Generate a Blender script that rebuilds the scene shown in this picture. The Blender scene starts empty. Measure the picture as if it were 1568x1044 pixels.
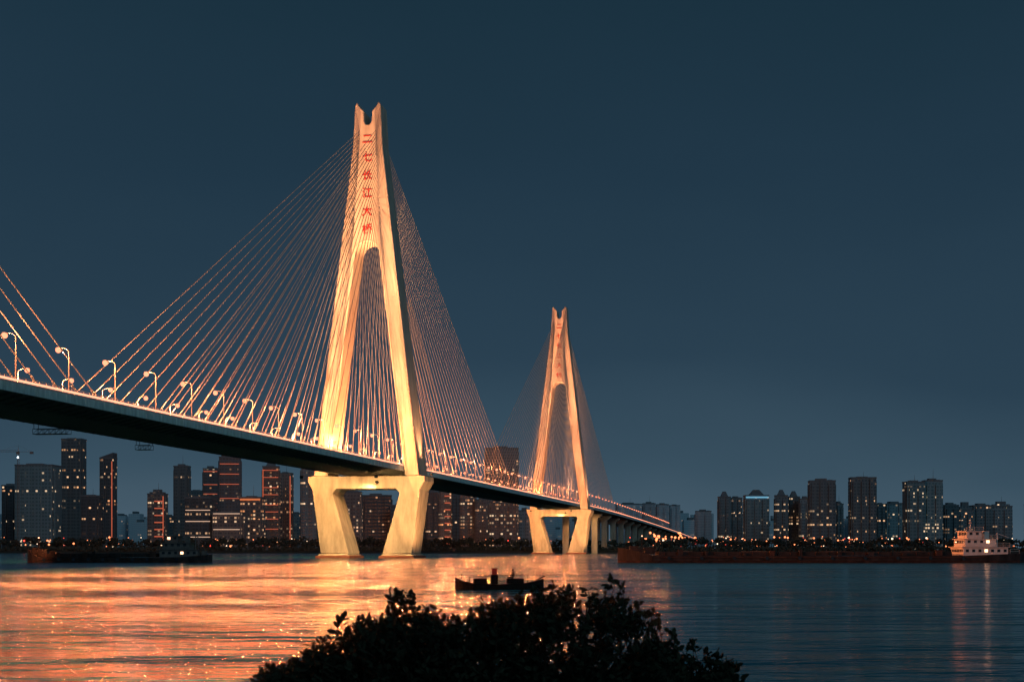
import bpy, bmesh, math, random
from mathutils import Vector, Matrix, Euler
random.seed(7)
D=bpy.data
scene=bpy.context.scene
F=2293.0; CX=784.0; HZ=840.0; CH=3.3
def px(x,z): return (x-CX)/F*z
def ph(y,z): return (HZ-y)/F*z+CH

# ---------------- helpers ----------------
def link(o,parent=None):
    scene.collection.objects.link(o)
    if parent: o.parent=parent
    return o
def empty(name,loc=(0,0,0),rot=0):
    e=D.objects.new(name,None); e.location=loc; e.rotation_euler=(0,0,rot); e.empty_display_size=1
    return link(e)
def mesh_obj(name,verts,faces,mats,fm=None,parent=None,uvs=None,smooth=False):
    me=D.meshes.new(name); me.from_pydata(verts,[],faces)
    for m in mats: me.materials.append(m)
    if fm: me.polygons.foreach_set('material_index',fm)
    if smooth: me.polygons.foreach_set('use_smooth',[True]*len(faces))
    if uvs:
        l=me.uv_layers.new(name='UVMap')
        flat=[c for uv in uvs for c in uv]
        l.data.foreach_set('uv',flat)
    me.update()
    return link(D.objects.new(name,me),parent)
class MB:
    def __init__(s): s.v=[];s.f=[];s.m=[];s.uv=[]
    def face(s,idx,m=0,uv=None):
        s.f.append(tuple(idx)); s.m.append(m); s.uv.extend(uv if uv else [(0,0)]*len(idx))
    def frustum(s,b,h0,t,h1,m=0):
        n=len(s.v)
        for r,h in ((b,h0),(t,h1)):
            s.v+= [(r[0],r[2],h),(r[1],r[2],h),(r[1],r[3],h),(r[0],r[3],h)]
        w=b[1]-b[0]; d=b[3]-b[2]
        us=[0,w,w+d,2*w+d,2*w+2*d]
        for i in range(4):
            j=(i+1)%4
            s.face((n+i,n+j,n+4+j,n+4+i),m,[(us[i],h0),(us[i+1],h0),(us[i+1],h1),(us[i],h1)])
        s.face((n+3,n+2,n+1,n),m); s.face((n+4,n+5,n+6,n+7),m)
    def box(s,x0,x1,y0,y1,z0,z1,m=0): s.frustum((x0,x1,y0,y1),z0,(x0,x1,y0,y1),z1,m)
    def tube(s,p,q,r0,r1=None,n=4,m=0,caps=True):
        p=Vector(p);q=Vector(q); r1=r0 if r1 is None else r1
        d=(q-p).normalized(); a=d.orthogonal().normalized(); b=d.cross(a)
        k=len(s.v)
        for c,r in ((p,r0),(q,r1)):
            for i in range(n):
                w=2*math.pi*i/n; s.v.append(tuple(c+a*math.cos(w)*r+b*math.sin(w)*r))
        for i in range(n):
            j=(i+1)%n; s.face((k+i,k+j,k+n+j,k+n+i),m)
        if caps: s.face(tuple(k+i for i in range(n-1,-1,-1)),m); s.face(tuple(k+n+i for i in range(n)),m)
    def ball(s,c,r,m=0,nu=10,nv=6):
        k=len(s.v); s.v.append((c[0],c[1],c[2]-r))
        for j in range(1,nv):
            t=math.pi*j/nv
            for i in range(nu):
                w=2*math.pi*i/nu; s.v.append((c[0]+r*math.sin(t)*math.cos(w),c[1]+r*math.sin(t)*math.sin(w),c[2]-r*math.cos(t)))
        s.v.append((c[0],c[1],c[2]+r)); e=len(s.v)-1
        for i in range(nu):
            j=(i+1)%nu; s.face((k,k+1+j,k+1+i),m); s.face((e,e-nu+i,e-nu+j),m)
            for q in range(nv-2):
                a=k+1+q*nu; s.face((a+i,a+j,a+nu+j,a+nu+i),m)
    def obj(s,name,mats,parent=None,smooth=False):
        return mesh_obj(name,s.v,s.f,mats,s.m,parent,s.uv,smooth)

def mat(name,col,rough=.6,metal=0,emit=None,es=0,noise=0,nscale=1.0,bump=0,spec=.5):
    m=D.materials.new(name); m.use_nodes=True; nt=m.node_tree; b=nt.nodes['Principled BSDF']
    b.inputs['Base Color'].default_value=(*col,1); b.inputs['Roughness'].default_value=rough
    b.inputs['Metallic'].default_value=metal; b.inputs['Specular IOR Level'].default_value=spec
    if emit:
        b.inputs['Emission Color'].default_value=(*emit,1); b.inputs['Emission Strength'].default_value=es
    if noise:
        tc=nt.nodes.new('ShaderNodeTexCoord'); n=nt.nodes.new('ShaderNodeTexNoise'); n.inputs['Scale'].default_value=nscale
        n.inputs['Detail'].default_value=6; n.inputs['Roughness'].default_value=.65
        mp=nt.nodes.new('ShaderNodeMapping'); mp.inputs['Scale'].default_value=(1,1,.25)
        nt.links.new(tc.outputs['Object'],mp.inputs['Vector']); nt.links.new(mp.outputs[0],n.inputs['Vector'])
        r=nt.nodes.new('ShaderNodeValToRGB')
        r.color_ramp.elements[0].position=.3; r.color_ramp.elements[1].position=.7
        r.color_ramp.elements[0].color=(*[c*(1-noise) for c in col],1)
        r.color_ramp.elements[1].color=(*[min(1,c*(1+noise*.4)) for c in col],1)
        nt.links.new(n.outputs[0],r.inputs[0]); nt.links.new(r.outputs[0],b.inputs['Base Color'])
        if bump:
            bp=nt.nodes.new('ShaderNodeBump'); bp.inputs['Strength'].default_value=bump
            nt.links.new(n.outputs[0],bp.inputs['Height']); nt.links.new(bp.outputs[0],b.inputs['Normal'])
    return m

M_conc=mat('concrete_pale',(.62,.55,.45),.75,noise=.32,nscale=.35,spec=.2)
M_pier=mat('concrete_pier',(.56,.48,.37),.8,noise=.45,nscale=.3,spec=.2)
M_plinth=mat('plinth_red',(.30,.10,.06),.8,noise=.4,nscale=.5)
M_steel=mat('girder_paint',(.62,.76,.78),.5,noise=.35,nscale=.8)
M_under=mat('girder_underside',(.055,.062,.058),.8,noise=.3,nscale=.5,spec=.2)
M_asph=mat('asphalt',(.05,.05,.05),.85,noise=.2,nscale=2)
M_cable=mat('cable_sheath_glow',(.20,.20,.19),.5,emit=(1,.68,.48),es=.055,spec=.25)  # faint emission stands in for lamp light falling on the cables
M_rail=mat('railing_paint',(.45,.45,.44),.5,spec=.2)
M_led=mat('led_strip',(.1,.1,.1),.5,emit=(1,.36,.21),es=1.9)
M_pole=mat('lamp_pole',(.22,.21,.20),.5,spec=.2)
M_dark=mat('dark_metal',(.04,.04,.045),.6)
M_red=mat('red_lettering',(.42,.01,.01),.5,emit=(1,.03,.02),es=.12)
M_lens=mat('lamp_lens',(.9,.7,.5),.3,emit=(1,.45,.2),es=12)
M_globe=mat('lamp_globe',(0,0,0),.9,emit=(1,.31,.165),es=2.1,spec=0)

# ---------------- sky ----------------
w=D.worlds.new('World'); scene.world=w; w.use_nodes=True; nt=w.node_tree
bg=nt.nodes['Background']; tc=nt.nodes.new('ShaderNodeTexCoord'); sp=nt.nodes.new('ShaderNodeSeparateXYZ')
nt.links.new(tc.outputs['Generated'],sp.inputs[0])
n=nt.nodes.new('ShaderNodeTexNoise'); n.inputs['Scale'].default_value=2.2; n.inputs['Detail'].default_value=4
mp=nt.nodes.new('ShaderNodeMapping'); mp.inputs['Scale'].default_value=(1,1,2.5)
nt.links.new(tc.outputs['Generated'],mp.inputs[0]); nt.links.new(mp.outputs[0],n.inputs['Vector'])
ma=nt.nodes.new('ShaderNodeMath'); ma.operation='MULTIPLY_ADD'; ma.inputs[1].default_value=.16
nt.links.new(n.outputs[0],ma.inputs[0])
sb=nt.nodes.new('ShaderNodeMath'); sb.operation='SUBTRACT'; sb.inputs[1].default_value=.08
nt.links.new(sp.outputs['Z'],sb.inputs[0]); nt.links.new(sb.outputs[0],ma.inputs[2])
rp=nt.nodes.new('ShaderNodeValToRGB'); cr=rp.color_ramp
stops=[(0,(.060,.102,.140)),(.04,(.040,.078,.113)),(.12,(.0235,.052,.082)),(.25,(.0150,.038,.063)),(.38,(.0095,.029,.047)),(1,(.005,.015,.024))]
cr.elements[0].position=0; cr.elements[0].color=(*stops[0][1],1)
cr.elements[1].position=1; cr.elements[1].color=(*stops[-1][1],1)
for p,c in stops[1:-1]:
    e=cr.elements.new(p); e.color=(*c,1)
nt.links.new(ma.outputs[0],rp.inputs[0]); nt.links.new(rp.outputs[0],bg.inputs['Color']); bg.inputs['Strength'].default_value=1.0

fill_light=D.lights.new('fill_light','SUN'); fill_light.energy=.25; fill_light.angle=math.radians(25); fill_light.color=(.45,.8,1)  # added bluish fill from behind camera, brightens girder fascia and facades
so=D.objects.new('dusk_fill',fill_light); so.rotation_euler=(math.radians(62),0,math.radians(28)); link(so)

# ---------------- camera ----------------
cam=D.cameras.new('camera'); co=D.objects.new('camera',cam); link(co)
co.location=(0,0,CH); co.rotation_euler=(math.pi/2,0,0)
cam.lens=F/1568*36; cam.sensor_width=36; cam.shift_y=(HZ-522)/1568
cam.clip_start=.2; cam.clip_end=30000
cam.dof.use_dof=True; cam.dof.focus_distance=450; cam.dof.aperture_fstop=5.6
scene.camera=co
scene.view_settings.view_transform='Standard'; scene.view_settings.look='None'; scene.view_settings.exposure=0

# ---------------- water ----------------
def water_mat():
    m=D.materials.new('river_water'); m.use_nodes=True; nt=m.node_tree; b=nt.nodes['Principled BSDF']
    b.inputs['Base Color'].default_value=(.012,.16,.225,1); b.inputs['IOR'].default_value=1.33
    tc=nt.nodes.new('ShaderNodeTexCoord')
    mp=nt.nodes.new('ShaderNodeMapping'); mp.inputs['Scale'].default_value=(.25,1,1)
    nz=nt.nodes.new('ShaderNodeTexNoise'); nz.inputs['Scale'].default_value=.05; nz.inputs['Detail'].default_value=5
    nt.links.new(tc.outputs['Object'],mp.inputs[0]); nt.links.new(mp.outputs[0],nz.inputs['Vector'])
    mr=nt.nodes.new('ShaderNodeMapRange'); mr.inputs[1].default_value=.35; mr.inputs[2].default_value=.65; mr.inputs[3].default_value=.08; mr.inputs[4].default_value=.19
    nt.links.new(nz.outputs[0],mr.inputs[0]); nt.links.new(mr.outputs[0],b.inputs['Roughness'])
    prev=None
    for sc,sx,dist in ((.085,.45,1.9),(.30,.40,.85),(.85,.42,.38),(2.4,.5,.11)):
        mp=nt.nodes.new('ShaderNodeMapping'); mp.inputs['Scale'].default_value=(sx,1,1); mp.inputs['Rotation'].default_value=(0,0,.12)
        n=nt.nodes.new('ShaderNodeTexNoise'); n.inputs['Scale'].default_value=sc; n.inputs['Detail'].default_value=3; n.inputs['Distortion'].default_value=.6
        nt.links.new(tc.outputs['Object'],mp.inputs[0]); nt.links.new(mp.outputs[0],n.inputs['Vector'])
        bp=nt.nodes.new('ShaderNodeBump'); bp.inputs['Strength'].default_value=1; bp.inputs['Distance'].default_value=dist
        nt.links.new(n.outputs[0],bp.inputs['Height'])
        if prev: nt.links.new(prev.outputs[0],bp.inputs['Normal'])
        prev=bp
    nt.links.new(prev.outputs[0],b.inputs['Normal'])
    return m
mesh_obj('river_water',[(-7000,5,0),(7000,5,0),(7000,1175,0),(-7000,1175,0)],[(0,1,2,3)],[water_mat()])
M_ground=mat('ground_soil',(.05,.05,.035),.95,noise=.5,nscale=.05)
mesh_obj('far_bank_ground',[(-9000,1150,-.6),(9000,1150,-.6),(9000,1165,2),(-9000,1165,2),(9000,16000,3),(-9000,16000,3)],[(0,1,2,3),(3,2,4,5)],[M_ground])
mesh_obj('near_bank_ground',[(-3000,-400,2.2),(3000,-400,2.2),(3000,2,1.7),(-3000,2,1.7),(3000,13,1.15),(-3000,13,1.15),(3000,20,-.5),(-3000,20,-.5)],[(0,1,2,3),(3,2,4,5),(5,4,6,7)],[M_ground])

# ---------------- bridge ----------------
TH=-math.radians(10.4); C=(-51.0,542.0)
bridge=empty('cable_stayed_bridge',(C[0],C[1],0),TH)
def bw(t,a,h):
    c,s=math.cos(TH),math.sin(TH)
    return Vector((C[0]+t*c-a*s, C[1]+t*s+a*c, h))
def deck_h(a):
    if a<540: return 32.6
    return 32.6-15*((a-540)/1200)**1.35
def half_prism(mb,pts,dfun,m=0,skip=()):
    for sgn in (1,-1):
        n=len(mb.v); k=len(pts)
        for (t,h) in pts: mb.v.append((sgn*t,-dfun(h)/2,h))
        for (t,h) in pts: mb.v.append((sgn*t, dfun(h)/2,h))
        fr=list(range(n,n+k)); bk=list(range(n+k,n+2*k))
        mb.face(fr if sgn<0 else fr[::-1],m); mb.face(bk[::-1] if sgn<0 else bk,m)
        for i in range(k):
            j=(i+1)%k
            if abs(pts[i][0])<1e-6 and abs(pts[j][0])<1e-6: continue
            q=(n+i,n+k+i,n+k+j,n+j)
            mb.face(q if sgn<0 else q[::-1],m)
def pylon(a0,text=True):
    mb=MB()
    arch=[]
    for i in range(0,9):
        w_=i/8*math.pi/2
        arch.append((4.5*math.sin(w_),108.6+4.9*math.cos(w_)))
    pts=[(0,155.4),(.9,155.7),(1.5,157),(1.6,160.4),(3.4,162.4),(4.0,163.6),(4.7,162.6),(5.4,148),(19.4,29.4),(14.3,29.4)]+arch[::-1]
    df=lambda h: 13.5-(h-29.4)*(4.6/134)
    half_prism(mb,pts,df,0)
    pts2=[(0,29.3),(0,24.8),(11.0,24.8),(12.4,23.2),(6.2,1.6),(16.8,1.6),(19.9,24.4),(21.6,27.4),(21.6,29.3)]
    half_prism(mb,pts2,lambda h:14.2,1)
    for t in (-6,6):
        mb.box(t-1,t+1,-2,2,29.3,29.75,1)
    for s_ in (-1,1):
        x0,x1=sorted((s_*5.2,s_*18.2))
        mb.box(x0,x1,-9,9,-3,.9,2); mb.frustum((x0+.6,x1-.6,-8.4,8.4),.9,(x0+1.2,x1-1.2,-7.6,7.6),1.6,1)
    o=mb.obj('pylon',[M_conc,M_pier,M_plinth],bridge); o.location=(0,a0,0)
    bv=o.modifiers.new('bev','BEVEL'); bv.width=.25; bv.segments=1; bv.limit_method='ANGLE'; bv.angle_limit=math.radians(40)
    mt=MB()
    for sg in (-1,1):
        P=[(14.9,30)]+[(a+.55,b+.3) for a,b in arch[::-1]]
        for p,q in zip(P,P[1:]):
            mt.tube((sg*p[0],-df(p[1])/2-.02,p[1]),(sg*q[0],-df(q[1])/2-.02,q[1]),.16,n=4)
        mt.tube((sg*18.5,-df(31)/2-.02,31),(sg*4.7,-df(148)/2-.02,148),.13,n=4)
    mt2=mt.obj('pylon_edge_trim',[M_pier],bridge); mt2.location=(0,a0,0)
    if text:
        for i,ch in enumerate('二七长江大桥'):
            cu=D.curves.new('char','FONT'); cu.body=ch; cu.size=3.9; cu.align_x='CENTER'; cu.align_y='CENTER'; cu.extrude=.1; cu.offset=.02
            to=D.objects.new('lettering_%d'%(i+1),cu); link(to,bridge); cu.materials.append(M_red)
            h=150-i*6.5
            to.location=(0,a0-df(h)/2-.15,h); to.rotation_euler=(math.radians(90-2),0,0)
    mc=MB()
    N=26
    for sa in (-1,1):
        for st in (-1,1):
            for i in range(N):
                a=sa*(13+8.05*i); hh=116+37.5*(i/(N-1))**.9
                hw=5.4+(148-min(hh,148))*.118
                p=(st*(hw*.55),sa*df(hh)*.45,hh); q=(st*13.35,a,deck_h(a0+a)+.3)
                rc=.11 if a0<300 else .14
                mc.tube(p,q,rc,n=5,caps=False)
                P=Vector(p);Q=Vector(q); d=(P-Q).normalized()
                mc.tube(Q,Q+d*3.2,.2,n=6,m=0)
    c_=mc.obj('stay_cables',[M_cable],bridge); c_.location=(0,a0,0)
for a0,tx in ((0,True),(460,True),(-460,True)): pylon(a0,tx)

# deck
mb=MB(); A=[-760+20*i for i in range(0,126)]
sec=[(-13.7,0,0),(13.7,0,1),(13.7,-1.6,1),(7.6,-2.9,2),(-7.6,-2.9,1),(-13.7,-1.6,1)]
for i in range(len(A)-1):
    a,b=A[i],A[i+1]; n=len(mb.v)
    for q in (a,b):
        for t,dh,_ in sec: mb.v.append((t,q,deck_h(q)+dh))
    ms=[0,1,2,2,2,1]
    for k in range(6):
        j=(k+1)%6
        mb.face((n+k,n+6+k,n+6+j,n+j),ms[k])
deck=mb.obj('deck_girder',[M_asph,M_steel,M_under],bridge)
mb=MB()
a=-520
while a<1300:
    h=deck_h(a)
    for s_ in (-1,1):
        n=len(mb.v)
        tri=[(s_*7.7,-2.92),(s_*13.6,-1.65),(s_*13.6,-1.95),(s_*7.9,-3.1)]
        for q in (a-.12,a+.12):
            for t,dh in tri: mb.v.append((t,q,h+dh))
        mb.face((n,n+1,n+2,n+3),1); mb.face((n+7,n+6,n+5,n+4),1)
        for k in range(4):
            j=(k+1)%4; mb.face((n+k,n+4+k,n+4+j,n+j),1)
        x0,x1=sorted((s_*13.703,s_*13.8)); mb.box(x0,x1,a-.1,a+.1,h-1.45,h-.15,0)
    a+=4
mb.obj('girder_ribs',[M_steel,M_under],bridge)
mb=MB(); rr=random.Random(2)
for i in range(len(A)-1):
    a,b=A[i],A[i+1]; ha,hb=deck_h(a),deck_h(b)
    for s_ in (-1,1):
        for (t,z,r,m) in ((13.55,.15,.2,0),(13.55,1.25,.06,0),(13.55,.95,.035,0)):
            mb.tube((s_*t,a,ha+z),(s_*t,b,hb+z),r,n=4,m=m,caps=False)
        for k in range(8):
            f=k/8; aa=a+20*f; h=ha+(hb-ha)*f
            mb.box(s_*13.55-.05,s_*13.55+.05,aa-.05,aa+.05,h+.35,h+1.25,0)
            mb.tube((s_*13.62,aa+.12,h+.6),(s_*13.62,aa+2.38,h+.6+(hb-ha)/8*.95),.25,n=4,m=1)
    for t in (-.5,.5): mb.tube((t,a,ha+.7),(t,b,hb+.7),.1,n=4,caps=False)
    for t in (-7,-3.5,3.5,7):
        n=len(mb.v)
        mb.v+=[(t-.08,a,ha+.006),(t+.08,a,ha+.006),(t+.08,a+8,ha+(hb-ha)*.4+.006),(t-.08,a+8,ha+(hb-ha)*.4+.006)]; mb.face((n,n+1,n+2,n+3),0)
mb.obj('railings_and_markings',[M_rail,M_led],bridge)
mb=MB()
for a in list(range(530,1640,60))+[-690]:
    h=deck_h(a)-2.9
    for t in (-6.5,6.5):
        mb.frustum((t-2.2,t+2.2,a-1.7,a+1.7),-2,(t-2.2,t+2.2,a-1.7,a+1.7),h-3,0)
    mb.frustum((-9.5,9.5,a-1.9,a+1.9),h-3,(-12,12,a-2.1,a+2.1),h-1.2,0); mb.box(-12,12,a-2.1,a+2.1,h-1.2,h-.02,0)
mb.obj('approach_piers',[M_pier],bridge)
def gantry(a,t0,t1):
    mb=MB(); h=28.2
    for q in (a-1,a+1):
        for z in (h,h+1.1): mb.tube((t0,q,z),(t1,q,z),.09)
        k=int((t1-t0)/1.2)
        for i in range(k+1):
            t=t0+(t1-t0)*i/k; mb.tube((t,q,h),(t,q,h+1.1),.05)
            if i<k: mb.tube((t,q,h),(t+1.2,q,h+1.1),.04)
    mb.box(t0,t1,a-1,a+1,h-.06,h,0)
    for t in (t0+.3,t1-.3):
        for q in (a-1,a+1): mb.tube((t,q,h+1.1),(t,q,31.2),.07)
    mb.obj('inspection_gantry',[M_dark],bridge)
gantry(-222,-13,-5); gantry(-170,-13,-9)

# street lamps on deck
def lamp_mesh():
    mb=MB()
    mb.tube((0,0,0),(0,0,.5),.18,n=6); mb.tube((0,0,.5),(0,0,8.2),.12,.08,n=6)
    pr=(0,0,8.2)
    for i in range(1,6):
        w_=i/5*math.pi/2; q=(1.7*(1-math.cos(w_)),0,8.2+.9*math.sin(w_)); mb.tube(pr,q,.07,n=5); pr=q
    mb.frustum((1.6,2.7,-.2,.2),9.02,(1.75,2.6,-.12,.12),9.2,0)
    mb.ball((2.17,0,8.66),.56,1)
    o=mb.obj('street_lamp',[M_pole,M_globe]); me=o.data; D.objects.remove(o); return me
LM=lamp_mesh()
def bulbl(e):
    b=D.lights.new('sodium_bulb','POINT'); b.energy=e; b.color=(1,.27,.085); b.shadow_soft_size=.3; return b
BL=[bulbl(38000),bulbl(12000),bulbl(2400)]
a=-478
while a<1250:
    for s_ in (-1,1):
        o=D.objects.new('street_lamp',LM); link(o)
        aa=a+(0 if s_>0 else 9)
        o.location=bw(s_*13.2,aa,deck_h(a)); o.rotation_euler=(0,0,TH+(math.pi if s_>0 else 0))
        k=0 if a<130 else (1 if a<480 else 2)
        if k==2 and (a//20)%2: continue
        b=D.objects.new('bulb',BL[k]); link(b,o); b.location=(2.17,0,7.6)
    a+=20

def flood(loc,target,energy,ang,col,blend=.8,size=.6):
    mb=MB(); mb.box(-.5,.5,-.4,.4,-.35,.3,0); mb.box(-.44,.44,-.34,.34,-.36,-.352,1); mb.tube((0,0,.3),(0,0,.8),.06)
    o=mb.obj('floodlight',[M_dark,M_lens]); o.location=loc
    d=(Vector(target)-Vector(loc)).normalized(); o.rotation_euler=d.to_track_quat('-Z','Y').to_euler()
    l=D.lights.new('flood_spot','SPOT'); l.energy=energy; l.spot_size=math.radians(ang); l.spot_blend=blend; l.color=col; l.shadow_soft_size=size
    s=D.objects.new('spot',l); link(s,o); s.location=(0,0,-.7-size)
NEAR=(1,.49,.225); FAR=(1,.38,.17)
for a0,c1,k in ((0,NEAR,1.0),(460,FAR,1.0),(-460,NEAR,.8)):
    for st in (-1,1):
        flood(bw(st*9,a0-75,34),bw(st*2,a0,138),880000*k,44,(1,.44,.20) if a0!=460 else c1,1)
        flood(bw(st*10,a0-62,34),bw(st*11,a0-4,72),360000*k,54,c1,1)
    if a0>=0:
        for st in (-1,1):
            flood(bw(st*13,a0-40,27.5),bw(st*12,a0-6,14),96000*k,80,(1,.54,.20) if a0==0 else (1,.44,.16))
        flood(bw(34,a0-14,3),bw(15,a0,18),38000*k,80,(1,.45,.16))
        flood(bw(22.4,a0,30),bw(14,a0,95),60000*k,60,(1,.42,.18))  # added flood without a bracket, brightens the outer side of the leg
        flood(bw(5,a0-10,27),bw(-13,a0,12),12000*k,90,(1,.5,.2))
for a in (530,590):
    flood(bw(14,a-20,deck_h(a)-6),bw(8,a,14),14000,90,(1,.5,.18))

# ---------------- buildings ----------------
def bmat(name,wall,glass,lit,frac,es,bay=3.2,fl=3.4):
    m=D.materials.new(name); m.use_nodes=True; nt=m.node_tree; b=nt.nodes['Principled BSDF']; L=nt.links.new
    def math_(op,a=None,b_=None,va=None,vb=None):
        n=nt.nodes.new('ShaderNodeMath'); n.operation=op
        if a is not None: L(a,n.inputs[0])
        if b_ is not None: L(b_,n.inputs[1])
        if va is not None: n.inputs[0].default_value=va
        if vb is not None: n.inputs[1].default_value=vb
        return n.outputs[0]
    uv=nt.nodes.new('ShaderNodeUVMap'); s=nt.nodes.new('ShaderNodeSeparateXYZ'); L(uv.outputs[0],s.inputs[0])
    oi=nt.nodes.new('ShaderNodeObjectInfo')
    u=math_('DIVIDE',s.outputs[0],vb=bay); v=math_('DIVIDE',s.outputs[1],vb=fl)
    fu=math_('FLOOR',u); fv=math_('FLOOR',v); ru=math_('FRACT',u); rv=math_('FRACT',v)
    off=math_('MULTIPLY',oi.outputs['Random'],vb=311.0); fu2=math_('ADD',fu,off)
    cb=nt.nodes.new('ShaderNodeCombineXYZ'); L(fu2,cb.inputs[0]); L(fv,cb.inputs[1])
    wn=nt.nodes.new('ShaderNodeTexWhiteNoise'); wn.noise_dimensions='2D'; L(cb.outputs[0],wn.inputs['Vector'])
    iu=math_('LESS_THAN',math_('ABSOLUTE',math_('SUBTRACT',ru,vb=.5)),vb=.30)
    iv=math_('LESS_THAN',math_('ABSOLUTE',math_('SUBTRACT',rv,vb=.5)),vb=.24)
    win=math_('MULTIPLY',iu,iv)
    ns=nt.nodes.new('ShaderNodeTexNoise'); ns.inputs['Scale'].default_value=.05; L(uv.outputs[0],ns.inputs['Vector'])
    thr=math_('MULTIPLY',ns.outputs[0],vb=frac*2)
    on=math_('MULTIPLY',math_('LESS_THAN',wn.outputs['Value'],thr),win)
    sep=nt.nodes.new('ShaderNodeSeparateColor'); L(wn.outputs['Color'],sep.inputs[0])
    tone=nt.nodes.new('ShaderNodeMapRange'); tone.inputs[3].default_value=.6; tone.inputs[4].default_value=1.35; L(oi.outputs['Random'],tone.inputs[0])
    mx=nt.nodes.new('ShaderNodeMix'); mx.data_type='RGBA'; L(win,mx.inputs[0]); mx.inputs[6].default_value=(*wall,1); mx.inputs[7].default_value=(*glass,1)
    vm=nt.nodes.new('ShaderNodeVectorMath'); vm.operation='SCALE'; L(mx.outputs[2],vm.inputs[0]); L(tone.outputs[0],vm.inputs['Scale'])
    L(vm.outputs[0],b.inputs['Base Color'])
    cm=nt.nodes.new('ShaderNodeMix'); cm.data_type='RGBA'; L(sep.outputs[1],cm.inputs[0]); cm.inputs[6].default_value=(*lit,1); cm.inputs[7].default_value=(1,.72,.45,1)
    L(cm.outputs[2],b.inputs['Emission Color'])
    pw=math_('POWER',sep.outputs[2],vb=1.8)
    L(math_('MULTIPLY',on,math_('MULTIPLY',pw,vb=es)),b.inputs['Emission Strength'])
    rg=nt.nodes.new('ShaderNodeMix'); rg.data_type='FLOAT'; L(win,rg.inputs[0]); rg.inputs[2].default_value=.8; rg.inputs[3].default_value=.3
    L(rg.outputs[0],b.inputs['Roughness'])
    return m
B={  # cool walls raised toward blue, distance haze put into their colour
 'blue':bmat('facade_blue',(.19,.27,.30),(.09,.15,.18),(1,.45,.18),.10,1.3),
 'dark':bmat('facade_dark',(.12,.15,.17),(.06,.09,.10),(1,.4,.15),.09,1.3),
 'warm':bmat('facade_warm',(.20,.19,.18),(.09,.10,.11),(1,.36,.12),.28,1.2),
 'teal':bmat('facade_teal',(.20,.33,.37),(.10,.20,.23),(.9,.6,.35),.13,1.1),
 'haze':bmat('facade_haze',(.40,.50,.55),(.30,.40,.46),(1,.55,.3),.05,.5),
}
M_trim=mat('roof_trim',(.15,.19,.21),.8)
M_or=mat('facade_orange_light',(.4,.2,.1),.6,emit=(1,.25,.08),es=.6)
M_rd=mat('facade_red_light',(.4,.1,.05),.6,emit=(1,.20,.10),es=.5)
M_wt=mat('facade_white_light',(.6,.5,.4),.6,emit=(1,.62,.42),es=.75)
M_bl=mat('facade_cyan_light',(.3,.5,.6),.6,emit=(.25,.7,1),es=.5)
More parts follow.
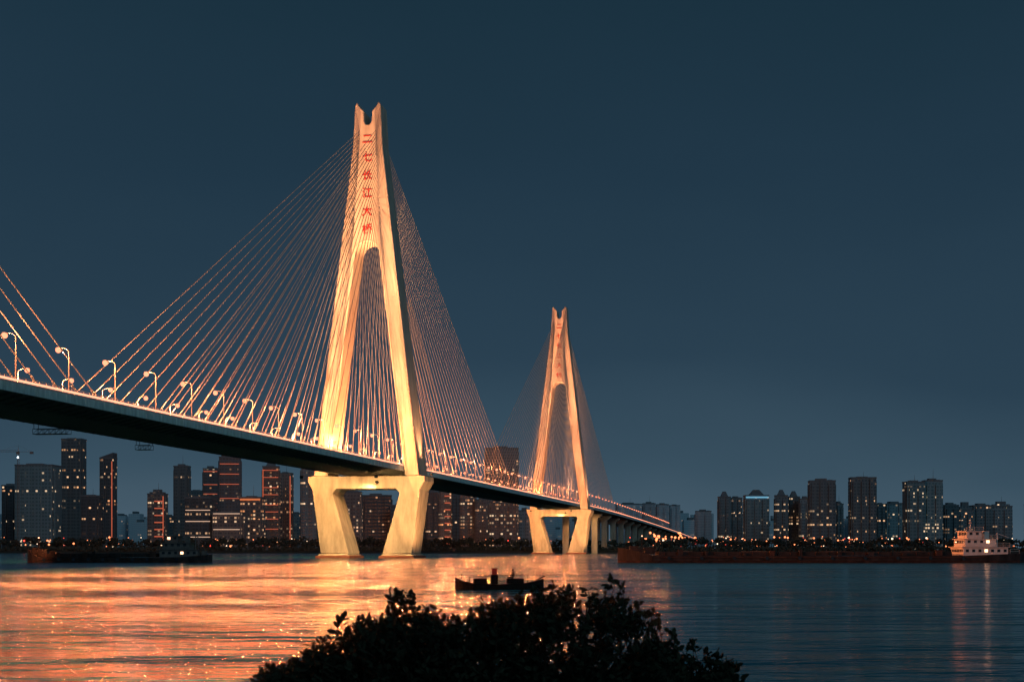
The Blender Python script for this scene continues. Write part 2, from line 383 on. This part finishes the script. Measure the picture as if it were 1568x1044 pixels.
def building(x0,x1,yt,z,style='blue',name='apartment_tower',deco='',crown='flat'):
    W=(x1-x0)/F*z; H=ph(yt,z); Dp=max(12,min(W*.8,30)); h=W/2
    mb=MB(); rnd=random.Random(int(x0*31+yt)); H0=H
    pent=rnd.uniform(3,6)
    if crown=='flat': H-=pent*.6
    if crown=='step': H-=pent*1.6
    mb.box(-h,h,-Dp/2,Dp/2,0,H,0)
    nb=max(2,int(W/8))
    for i in range(nb):
        c=-h+(i+.5)*W/nb; bwid=W/nb*.55
        mb.box(c-bwid/2,c+bwid/2,-Dp/2-1.3,-Dp/2-.003,0,H-rnd.choice((.4,3.4,3.4)),0)
    mb.box(-h-1.0,-h-.003,-Dp*.28,Dp*.28,0,H-3,0); mb.box(h+.003,h+1.0,-Dp*.28,Dp*.28,0,H-3,0)
    k=10.2
    while k<H-6:
        mb.box(-h-.25,h+.25,-Dp/2-.3,Dp/2+.3,k-.18,k+.18,1); k+=rnd.choice((10.2,13.6))
    mb.box(-h-.3,h+.3,-Dp/2-.35,-Dp/2+.3,H+.003,H+1.2,1); mb.box(-h-.3,h+.3,Dp/2-.3,Dp/2+.35,H+.003,H+1.2,1)
    mb.box(-h-.3,-h+.3,-Dp/2+.303,Dp/2-.303,H+.003,H+1.2,1); mb.box(h-.3,h+.3,-Dp/2+.303,Dp/2-.303,H+.003,H+1.2,1)
    if crown=='flat':
        mb.box(-h*.5,h*.35,-Dp*.3,Dp*.3,H+.003,H0,1); mb.box(h*.45,h*.8,-Dp*.2,Dp*.2,H+.003,H+(H0-H)*.6,1)
    if crown=='step':
        mb.box(-h*.8,h*.8,-Dp*.38,Dp*.38,H+.003,H+pent*.8,0); mb.box(-h*.45,h*.45,-Dp*.25,Dp*.25,H+pent*.8+.003,H0,1)
    if crown=='peak':
        mb.frustum((-h*.7,h*.7,-Dp*.4,Dp*.4),H+.003,(-h*.25,h*.25,-2,2),H+7,1)
    if crown=='slant':
        n=len(mb.v); mb.v+=[(-h,-Dp/2,H+1.3),(h,-Dp/2,H+1.3),(h,Dp/2,H+1.3),(-h,Dp/2,H+1.3),(h,-Dp/2,H+6),(h,Dp/2,H+6)]
        mb.face((n,n+1,n+4),0);mb.face((n+3,n+5,n+2),0);mb.face((n,n+4,n+5,n+3),1);mb.face((n+1,n+2,n+5,n+4),0)
    if rnd.random()<.4: mb.tube((h*.1,0,H0-1),(h*.1,0,H0+rnd.uniform(5,10)),.25,.1,n=4,m=1)
    y=-Dp/2-1.34
    if 'R' in deco: mb.box(h-.9,h-.1,y-.3,y,H*.05,H*.97,2)
    if 'L' in deco: mb.box(-h+.1,-h+.9,y-.3,y,H*.05,H*.97,2)
    if 'B' in deco:
        k=H*.25
        while k<H: mb.box(-h*.9,h*.9,y-.3,y,k,k+.6,2); k+=rnd.choice((7,10,14))
    if 'T' in deco: mb.box(-h*.95,h*.95,y-.3,y,H-2.2,H-.6,2)
    if 'F' in deco:
        k=6
        while k<H-2: mb.box(-h*.1,h*.9,y-.3,y,k,k+1.0,2); k+=6.8
    dm={'r':M_rd,'w':M_wt,'c':M_bl}.get(deco[-1:] ,M_or)
    o=mb.obj(name,[B[style],M_trim,dm]); o.location=(px((x0+x1)/2,z),z+Dp/2,2.0)
    o.rotation_euler=(0,0,rnd.uniform(-.12,.12))
AT='apartment_tower'; OT='office_tower'
bl=[(3,25,743,1500,'dark',AT,'','flat'),(23,81,712,1420,'teal',OT,'','flat'),(78,95,745,1650,'blue',AT,'','flat'),(94,125,673,1500,'blue',AT,'','flat'),
(124,152,760,1380,'dark',AT,'','flat'),(153,174,705,1500,'dark',AT,'Rr','slant'),(226,252,752,1450,'warm',OT,'RFr','step'),
(250,266,790,1700,'blue',AT,'','flat'),(266,288,713,1500,'blue',AT,'','flat'),(288,312,752,1750,'blue',AT,'','flat'),(310,333,716,1600,'dark',AT,'Br','flat'),
(334,366,690,1480,'dark',OT,'Br','step'),(283,325,762,1340,'dark',OT,'Bw','flat'),(326,372,785,1330,'warm',OT,'Bw','flat'),(368,401,762,1370,'warm',AT,'T','flat'),
(401,426,718,1480,'warm',AT,'BLr','peak'),(427,446,725,1540,'warm',AT,'Rr','flat'),(445,461,786,1700,'blue',AT,'','flat'),(460,482,715,1480,'blue',AT,'','flat'),
(484,520,748,1600,'dark',AT,'','flat'),(521,552,752,1450,'warm',AT,'','flat'),(553,598,758,1500,'dark',AT,'','flat'),(599,628,772,1480,'blue',AT,'','flat'),(629,650,752,1500,'dark',AT,'','flat'),
(652,671,752,1500,'dark',AT,'','flat'),(672,690,750,1500,'warm',AT,'Fr','flat'),(690,704,754,1560,'blue',AT,'','flat'),(705,728,757,1480,'warm',AT,'','flat'),(728,748,765,1470,'warm',AT,'','flat'),
(743,793,685,1750,'blue',OT,'','flat'),(750,792,768,1400,'warm',AT,'','flat'),(794,814,780,1500,'blue',AT,'','flat'),
(1101,1119,764,1700,'blue',AT,'','peak'),(1119,1136,762,1710,'blue',AT,'','flat'),(1142,1178,762,1600,'teal',OT,'Tc','peak'),(1188,1207,762,1620,'blue',AT,'','peak'),(1208,1225,764,1640,'blue',AT,'','peak'),(1226,1242,762,1620,'blue',AT,'','flat'),
(1242,1281,735,1500,'blue',AT,'','flat'),(1281,1291,770,1600,'blue',AT,'','flat'),(1305,1343,732,1500,'blue',AT,'','flat'),(1343,1356,772,1650,'blue',AT,'','flat'),(1356,1387,770,1650,'teal',AT,'','flat'),
(1388,1416,738,1480,'teal',AT,'','flat'),(1417,1444,735,1490,'teal',AT,'','flat'),(1446,1468,772,1600,'blue',AT,'','flat'),(1468,1491,771,1600,'blue',AT,'','step'),(1491,1520,773,1620,'blue',AT,'','flat'),(1521,1551,770,1620,'blue',AT,'','step'),
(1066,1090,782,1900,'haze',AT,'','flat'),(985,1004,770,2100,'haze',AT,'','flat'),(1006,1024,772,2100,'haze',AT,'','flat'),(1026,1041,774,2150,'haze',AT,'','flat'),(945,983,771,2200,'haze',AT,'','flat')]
for b in bl: building(*b)
for x in list(range(-420,-10,46))+list(range(1575,2000,48)):
    building(x,x+random.randint(22,38),random.randint(700,780),random.randint(1400,1700),random.choice(['blue','dark','teal']))
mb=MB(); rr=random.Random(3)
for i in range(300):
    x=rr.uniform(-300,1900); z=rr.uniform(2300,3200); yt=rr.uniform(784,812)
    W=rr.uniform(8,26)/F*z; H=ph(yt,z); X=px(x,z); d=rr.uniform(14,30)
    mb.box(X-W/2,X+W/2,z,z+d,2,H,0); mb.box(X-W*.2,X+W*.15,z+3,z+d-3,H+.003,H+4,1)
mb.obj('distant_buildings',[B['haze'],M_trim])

# tower crane
mb=MB()
for sx in (-.8,.8):
    for sy in (-.8,.8): mb.tube((sx,sy,0),(sx,sy,92),.14)
for i in range(30):
    z0=i*3.05; s_=1 if i%2 else -1
    mb.tube((-.8*s_,-.8,z0),(.8*s_,-.8,z0+3.05),.1); mb.tube((-.8,.8*s_,z0),(-.8,-.8*s_,z0+3.05),.1)
for q in (-.6,.6): mb.tube((-18,q,92),(14,q,92),.16)
mb.tube((-18,0,93.5),(0,0,93.5),.14)
for i in range(12): mb.tube((-18+i*1.5,.0,93.5),(-17.2+i*1.5,-.6,92),.08)
mb.tube((0,0,92),(0,0,98),.3,.1); mb.tube((0,0,98),(-15,0,93.5),.07); mb.tube((0,0,98),(13,0,92.2),.07)
mb.box(11,14,-1,1,90,91.9); mb.box(-1.2,1.2,-2.4,-.9,89.5,91.8)
mb.box(-.6,.6,-1.3,-1,86,87.4,1)
o=mb.obj('tower_crane',[M_pole,mat('crane_lamp',(1,1,1),.5,emit=(.75,.9,1),es=8)]); o.location=(px(28,1400),1400,2)

# shore lamps
mb=MB()
rr=random.Random(5)
ml=[mat('shore_lamp_orange',(1,.5,.2),.5,emit=(1,.27,.10),es=2.5),mat('shore_lamp_white',(1,.9,.8),.5,emit=(1,.7,.45),es=2.5),mat('shore_lamp_red',(1,.1,.1),.5,emit=(1,.08,.05),es=2),M_dark]
for i in range(320):
    X=rr.choice([rr.uniform(-420,-120),rr.uniform(120,440),rr.uniform(130,330),rr.uniform(-430,430)]); Y=rr.uniform(1168,1300); h=2+rr.uniform(3,11)
    r=rr.choice([.3,.4,.5,.8]); m=rr.choice([0,0,0,0,1,2])
    if i>290: X=rr.uniform(px(985,1250),px(1048,1250)); h=rr.uniform(9,17); r=rr.uniform(.5,1.1); m=0; Y=1250
    mb.tube((X,Y,2),(X,Y,h-r),.08,m=3)
    mb.ball((X,Y,h),r,m,6,4)
mb.obj('promenade_lamps',ml)

# tree line on far bank
M_fol=mat('shore_foliage',(.045,.06,.045),.8,noise=.6,nscale=1.2)
rr=random.Random(11); V=[];Fc=[]
X=-760
while X<760:
    Y=1168+rr.uniform(-3,26); R=rr.uniform(2.6,5.4); Hh=rr.uniform(6.0,10.5)
    for k in range(85):
        th=rr.uniform(0,2*math.pi); ph_=math.acos(rr.uniform(-.5,1)); q=R*rr.uniform(.55,1.08)
        c=Vector((X+q*math.cos(th)*math.sin(ph_),Y+q*math.sin(th)*math.sin(ph_),2+Hh-R*.8+q*.9*math.cos(ph_)))
        a1=Vector((rr.gauss(0,1),rr.gauss(0,1),rr.gauss(0,1))).normalized(); a2=a1.orthogonal().normalized()
        s_=rr.uniform(.6,1.3); n=len(V)
        V+= [tuple(c+a1*s_),tuple(c+a2*s_*.8),tuple(c-a1*s_),tuple(c-a2*s_*.8)]; Fc.append((n,n+1,n+2,n+3))
    n=len(V); V+=[(X-.3,Y,1),(X+.3,Y,1),(X+.15,Y,2+Hh*.7),(X-.15,Y,2+Hh*.7)]; Fc.append((n,n+1,n+2,n+3))
    for k in range(14):
        c=Vector((X+rr.uniform(-3,3),1164+rr.uniform(-3,3),rr.uniform(1,4.5))); a1=Vector((rr.gauss(0,1),rr.gauss(0,.3),rr.gauss(0,1))).normalized(); a2=a1.orthogonal().normalized(); n=len(V)
        V+= [tuple(c+a1*1.6),tuple(c+a2*1.3),tuple(c-a1*1.6),tuple(c-a2*1.3)]; Fc.append((n,n+1,n+2,n+3))
    X+=rr.uniform(2.5,5)
mesh_obj('far_bank_trees',V,Fc,[M_fol])

# ---------------- ships ----------------
M_hull=mat('hull_rust',(.05,.04,.038),.7,noise=.7,nscale=.6,spec=.2)
M_hullr=mat('hull_red',(.10,.05,.038),.7,noise=.85,nscale=.5,spec=.2)
M_white=mat('ship_white',(.80,.72,.66),.5,noise=.15,nscale=1)
M_grey=mat('cabin_grey',(.22,.18,.16),.7,noise=.4,nscale=1)
M_glass=mat('ship_glass',(.02,.03,.04),.1)
M_sand=mat('sand_cargo',(.08,.06,.05),.95,noise=.4,nscale=1)
M_slamp=mat('ship_lamp',(1,.8,.5),.5,emit=(1,.5,.28),es=4)
def hull(mb,L,Bm,st,m0=0,m1=1):
    rings=[]
    for f,wf,sh in st:
        x=f*L; w_=Bm/2*wf; n=len(mb.v)
        mb.v+=[(x,-w_,sh),(x,-w_*.97,.45),(x,-w_*.8,-1.2),(x,w_*.8,-1.2),(x,w_*.97,.45),(x,w_,sh)]; rings.append(n)
    for a,b in zip(rings,rings[1:]):
        for k,m in ((0,m0),(1,m1),(2,m0),(3,m1),(4,m0)):
            mb.face((a+k,a+k+1,b+k+1,b+k),m)
        mb.face((a+5,a,b,b+5),m0)
    mb.face([rings[0]+k for k in range(6)],m0); mb.face([rings[-1]+k for k in range(5,-1,-1)],m0)
def rail(mb,pts,z,h=1.0,m=0,step=1.5):
    for p,q in zip(pts,pts[1:]):
        P=Vector((p[0],p[1],z));Q=Vector((q[0],q[1],z)); n=max(1,int((Q-P).length/step))
        for k in (h,h*.5): mb.tube(P+Vector((0,0,k)),Q+Vector((0,0,k)),.045,m=m)
        for i in range(n+1):
            c=P.lerp(Q,i/n); mb.tube(c,c+Vector((0,0,h)),.045,m=m)
def cargo_ship(loc,L,Bm,sup0,sup1,scale_h,name,white,hd=1.7,rot=0):
    mb=MB()
    st=[(0,.12,hd+1.9),(.02,.5,hd+1.6),(.05,.85,hd+.9),(.08,1,hd+.1),(.3,1,hd),(.6,1,hd-.1),(.85,1,hd),(.93,.98,hd+.3),(.985,.8,hd+.5),(1,.6,hd+.6)]
    hull(mb,L,Bm,st)
    mb.box(.09*L,.9*L,-Bm/2-.12,-Bm/2-.003,hd-.5,hd-.32,1)
    x0,x1=.10*L,(sup0-.03)*L
    mb.box(x0,x1,-Bm*.4,-Bm*.38,hd,hd+.9,0); mb.box(x0,x1,Bm*.38,Bm*.4,hd,hd+.9,0)
    mb.box(x0-.2,x0-.003,-Bm*.4,Bm*.4,hd,hd+.9,0); mb.box(x1+.003,x1+.2,-Bm*.4,Bm*.4,hd,hd+.9,0)
    n=int((x1-x0)/3)
    for i in range(n):
        xx=x0+1+i*3; mb.box(xx,xx+.15,-Bm*.41-.1,-Bm*.4-.003,hd,hd+.85,1)
    rr=random.Random(9); nx=40; ny=7; b0=len(mb.v)
    for i in range(nx+1):
        for j in range(ny+1):
            u=i/nx; v=j/ny; e=min(1,min(u,1-u)*14)*math.sin(math.pi*v)
            mb.v.append((x0+.1+(x1-x0-.2)*u,-Bm*.375+Bm*.75*v,hd+.35+e*(.55+.35*math.sin(u*23)*.5+rr.uniform(-.06,.06))))
    for i in range(nx):
        for j in range(ny):
            a=b0+i*(ny+1)+j; mb.face((a,a+ny+1,a+ny+2,a+1),4)
    for i in range(9):
        xx=x0+(x1-x0)*(.05+.11*i)+rr.uniform(-1,1); ww=rr.uniform(.5,1.6); mb.box(xx,xx+ww,-Bm*.47,-Bm*.42,hd+.003,hd+rr.uniform(.6,1.6),rr.choice((0,1,0)))
    mb.box(.03*L,.05*L,-1.2,1.2,hd+.5,hd+2.3,0); mb.box(.065*L,.09*L,-2,2,hd+.3,hd+1.9,0); mb.tube((.06*L,0,hd),(.06*L,0,hd+5),.14,.07,m=0); mb.tube((.06*L,-1,hd+4),(.06*L,1,hd+4),.05)
    for y in (-2,2): mb.tube((.055*L,y-.5,hd+1.1),(.055*L,y+.5,hd+1.1),.45,n=8)
    rail(mb,[(.015*L,-Bm*.2),(.05*L,-Bm*.42),(.09*L,-Bm*.49)],hd+1,1.0)
    wm=2
    a,b=sup0*L,sup1*L; w_=Bm*.40; h0=hd; s=scale_h
    tiers=[(a,b,w_,0,1.9*s),(a+(b-a)*.06,b-(b-a)*.25,w_*.86,1.9*s,3.6*s),(a+(b-a)*.12,a+(b-a)*.45,w_*.74,3.6*s,5.3*s)]
    for (p,q,ww,z0,z1) in tiers:
        mb.box(p,q,-ww,ww,h0+z0+.003,h0+z1-.15,wm); mb.box(p-.4,q+.4,-ww-.4,ww+.4,h0+z1-.147,h0+z1,wm)
        k=p+.6
        while k<q-.9:
            mb.box(k,k+.7,-ww-.04,-ww-.003,h0+z0+.75*s,h0+z0+1.35*s,3 if rr.random()<.85 else 5); k+=1.5
        k=-ww+.5
        while k<ww-.8: mb.box(p-.04,p-.003,k,k+.9,h0+z0+.75*s,h0+z0+1.35*s,3); k+=1.3
        rail(mb,[(p-.3,-ww-.35),(q+.3,-ww-.35)],h0+z1,.9,m=wm)
    mb.tube((a+(b-a)*.3,0,h0+5.3*s),(a+(b-a)*.3,0,h0+5.3*s+3),.14,.08,m=wm); mb.tube((a+(b-a)*.3,-1.3,h0+5.3*s+2),(a+(b-a)*.3,1.3,h0+5.3*s+2),.05,m=wm)
    mb.box(a+(b-a)*.60,a+(b-a)*.70,-1,1,h0+3.6*s+.003,h0+5.2*s,wm)
    mb.tube((b-(b-a)*.12,-1,h0+1.9*s),(b-(b-a)*.12,-1,h0+1.9*s+3.4),.14,m=wm); mb.tube((b-(b-a)*.12,-1,h0+1.9*s+3.2),(b+1.6,-1,h0+1.9*s+2.2),.08,m=wm)
    mb.box(b+.4,b+1.2,-1.6,1.6,h0+.4,h0+1.6,wm)
    rail(mb,[(b+.4,-Bm*.42),(L*.985,-Bm*.34)],h0+.5,1,m=wm)
    for (xx,zz) in ((a-.3,h0+2.8*s),(.06*L,hd+4.6)): mb.box(xx-.12,xx+.12,-.3,-.06,zz,zz+.22,5)
    for i in range(10):
        xx=L*(.12+.08*i); mb.tube((xx,-Bm/2-.3,hd-.6),(xx,-Bm/2-.13,hd-.6),.42,n=10,m=3)
    o=mb.obj(name,[M_hull,M_hullr,M_white if white else M_grey,M_glass,M_sand,M_slamp]); o.location=loc; o.rotation_euler=(0,0,rot); return o
z=362
cargo_ship((px(946,z),z,0),97,13,.845,.955,1.12,'cargo_ship',True)
z=366
cargo_ship((px(43,z),z,0),44.5,9,.74,.95,.98,'river_barge',False,hd=1.3)
# small boat
M_boat=mat('boat_wood',(.025,.022,.02),.9,noise=.4,nscale=4,spec=.1)
M_bred=mat('boat_red',(.20,.03,.025),.8,spec=.1)
z=122
bx=px(697,z)
boat=empty('fishing_boat',(bx,z,-.05))
mb=MB()
st=[(0,.05,1.05),(.08,.5,.78),(.2,.85,.58),(.5,1,.48),(.8,.85,.6),(.94,.5,.8),(1,.25,.95)]
hull(mb,7.2,1.7,st,0,0)
mb.box(1.5,2.6,-.5,.5,.5,.95,0); mb.box(4.2,5.6,-.6,.6,.55,.95,0)
mb.box(2.9,3.5,-.3,.3,.5,1.25,0); mb.box(3.0,3.4,-.22,.22,1.253,1.72,1); mb.box(2.93,3.47,-.28,.28,1.723,1.78,0)
mb.tube((.5,0,.9),(.5,0,1.3),.05); mb.tube((6.6,0,.8),(7.3,0,1.15),.06); mb.tube((1.2,-.7,.6),(1.2,-.7,1.1),.03); mb.tube((5.9,-.5,.6),(5.9,-.5,1.3),.03)
mb.tube((1.2,-.7,1.08),(5.9,-.5,1.28),.02)
mb.obj('hull',[M_boat,M_bred],boat)
pts=[((0,0,.0),.15),((0,0,.22),.14),((0.02,0,.42),.17),((.03,0,.52),.07),((.04,0,.60),.085),((.05,0,.72),.10),
 ((.03,-.19,.44),.06),((.12,-.24,.22),.05),((.30,-.16,.14),.04),((.03,.19,.44),.06),((.12,.24,.22),.05),((.30,.16,.14),.04),
 ((.06,-.10,.0),.09),((.42,-.14,.04),.075),((.46,-.15,-.36),.055),((.58,-.15,-.38),.045),((.06,.10,.0),.09),((.42,.14,.04),.075),((.46,.15,-.36),.055),((.58,.15,-.38),.045)]
ed=[(0,1),(1,2),(2,3),(3,4),(4,5),(2,6),(6,7),(7,8),(2,9),(9,10),(10,11),(0,12),(12,13),(13,14),(14,15),(0,16),(16,17),(17,18),(18,19)]
me=D.meshes.new('person'); me.from_pydata([p for p,_ in pts],ed,[]); po=D.objects.new('seated_person',me); link(po); po.location=(bx+4.75,z,.95+.08-.05)
po.rotation_euler=(0,0,math.pi)
sk=po.modifiers.new('skin','SKIN'); sd=po.modifiers.new('sub','SUBSURF'); sd.levels=1; sd.render_levels=1
for v,(p,r) in zip(me.skin_vertices[0].data,pts): v.radius=(r,r)
me.skin_vertices[0].data[0].use_root=True
me.materials.append(mat('dark_clothes',(.04,.035,.04),.9,spec=.1))

# ---------------- foreground shrub ----------------
prof=[(380,1040),(400,1022),(450,1005),(470,990),(510,970),(528,945),(560,942),(588,932),(600,906),(625,908),(655,930),(690,948),(712,940),(735,918),(770,908),(805,900),(850,898),(900,908),(940,898),(962,928),(1000,940),(1040,978),(1085,998),(1140,1026),(1160,1042)]
def py(x):
    for (a,b),(c,d) in zip(prof,prof[1:]):
        if a<=x<=c: return b+(d-b)*(x-a)/(c-a)
    return 1060
from mathutils import noise as mnoise
rr=random.Random(21); V=[];Fc=[];Fm=[]
ZB=12.0
def leaf(c,d,L,wd):
    side=d.cross(Vector((rr.gauss(0,1),rr.gauss(0,1),rr.gauss(0,1)))).normalized(); up=side.cross(d).normalized()
    n=len(V)
    for p in (c, c+d*L*.35+side*wd*.5+up*L*.05, c+d*L*.75+side*wd*.38+up*L*.02, c+d*L-up*L*.08, c+d*L*.75-side*wd*.38+up*L*.02, c+d*L*.35-side*wd*.5+up*L*.05): V.append(tuple(p))
    Fc.append((n,n+1,n+2,n+3)); Fc.append((n,n+3,n+4,n+5)); Fm.extend([0,0])
mbS=MB()
roots=[Vector((px(x,ZB),ZB+rr.uniform(-.2,.5),1.0)) for x in (560,640,730,800,880,960)]
def twig(tip,dirv,nleaf,Ls):
    base=tip-dirv*.26
    mbS.tube(base,tip,.005,.002,n=3)
    for i in range(nleaf):
        f=rr.random()**.7; c=base.lerp(tip,f)
        d=(dirv*.5+Vector((rr.gauss(0,.7),rr.gauss(0,.7),rr.gauss(0,.5)))).normalized()
        leaf(c,d,Ls*rr.uniform(.65,1.25),Ls*rr.uniform(.42,.62))
for i in range(3300):
    x=rr.uniform(388,1150); y0=py(x)
    dep=rr.uniform(-.7,.9)
    f=rr.random()**1.15
    y=y0+7+rr.uniform(-5,8)+f*(1085-y0)
    X=(x-CX)/F*ZB; H=CH-(y-HZ)/F*ZB - abs(dep)*.04
    nv=mnoise.noise(Vector((X*3.9+4,dep*.5,H*4.4)))
    lim=.06+ (y-y0)/170*.6 + (.25 if x<770 else 0)
    if x>800 and y<1000: lim-=.12
    if nv>lim: continue
    tip=Vector((X,ZB+dep,H))
    ctr=Vector((px(760,ZB),ZB,1.4)); d=(tip-ctr).normalized(); d=(d+Vector((rr.gauss(0,.4),rr.gauss(0,.4),.3+rr.gauss(0,.35)))).normalized()
    twig(tip,d,rr.randint(6,10),.070)
for x,ex in ((600,4),(612,2),(625,0),(470,0),(530,2),(560,0),(820,2),(848,6),(880,2),(905,6),(938,10),(955,2),(975,6),(1000,8),(1028,2),(1050,6),(1085,4),(1110,4),(1130,2),(700,0),(660,2),(500,2),(405,0)):
    for k in range(4):
        X=px(x+rr.uniform(-12,12),ZB); tip=Vector((X,ZB+rr.uniform(-.2,.2),CH-(py(x)-ex+rr.uniform(-2,8)-HZ)/F*ZB)); twig(tip,Vector((rr.uniform(-.6,.6),0,1)).normalized(),8,.07)
for r in roots:
    for k in range(5):
        x=CX+r.x/ZB*F+rr.uniform(-130,130); x=min(1120,max(410,x))
        tip=Vector((px(x,ZB),ZB+rr.uniform(-.5,.5),CH-(py(x)+15-HZ)/F*ZB)); mid=r.lerp(tip,.5)+Vector((rr.uniform(-.1,.1),rr.uniform(-.1,.1),.08))
        mbS.tube(r,mid,.035,.02,n=5); mbS.tube(mid,tip,.02,.006,n=5)
off=len(V); V+=mbS.v
for f in mbS.f: Fc.append(tuple(i+off for i in f)); Fm.append(1)
M_leaf=mat('shrub_leaf',(.035,.045,.028),.8,noise=.5,nscale=9,spec=.08)
M_twig=mat('shrub_bark',(.04,.03,.022),.9,spec=.1)
mesh_obj('foreground_shrub',V,Fc,[M_leaf,M_twig],Fm)
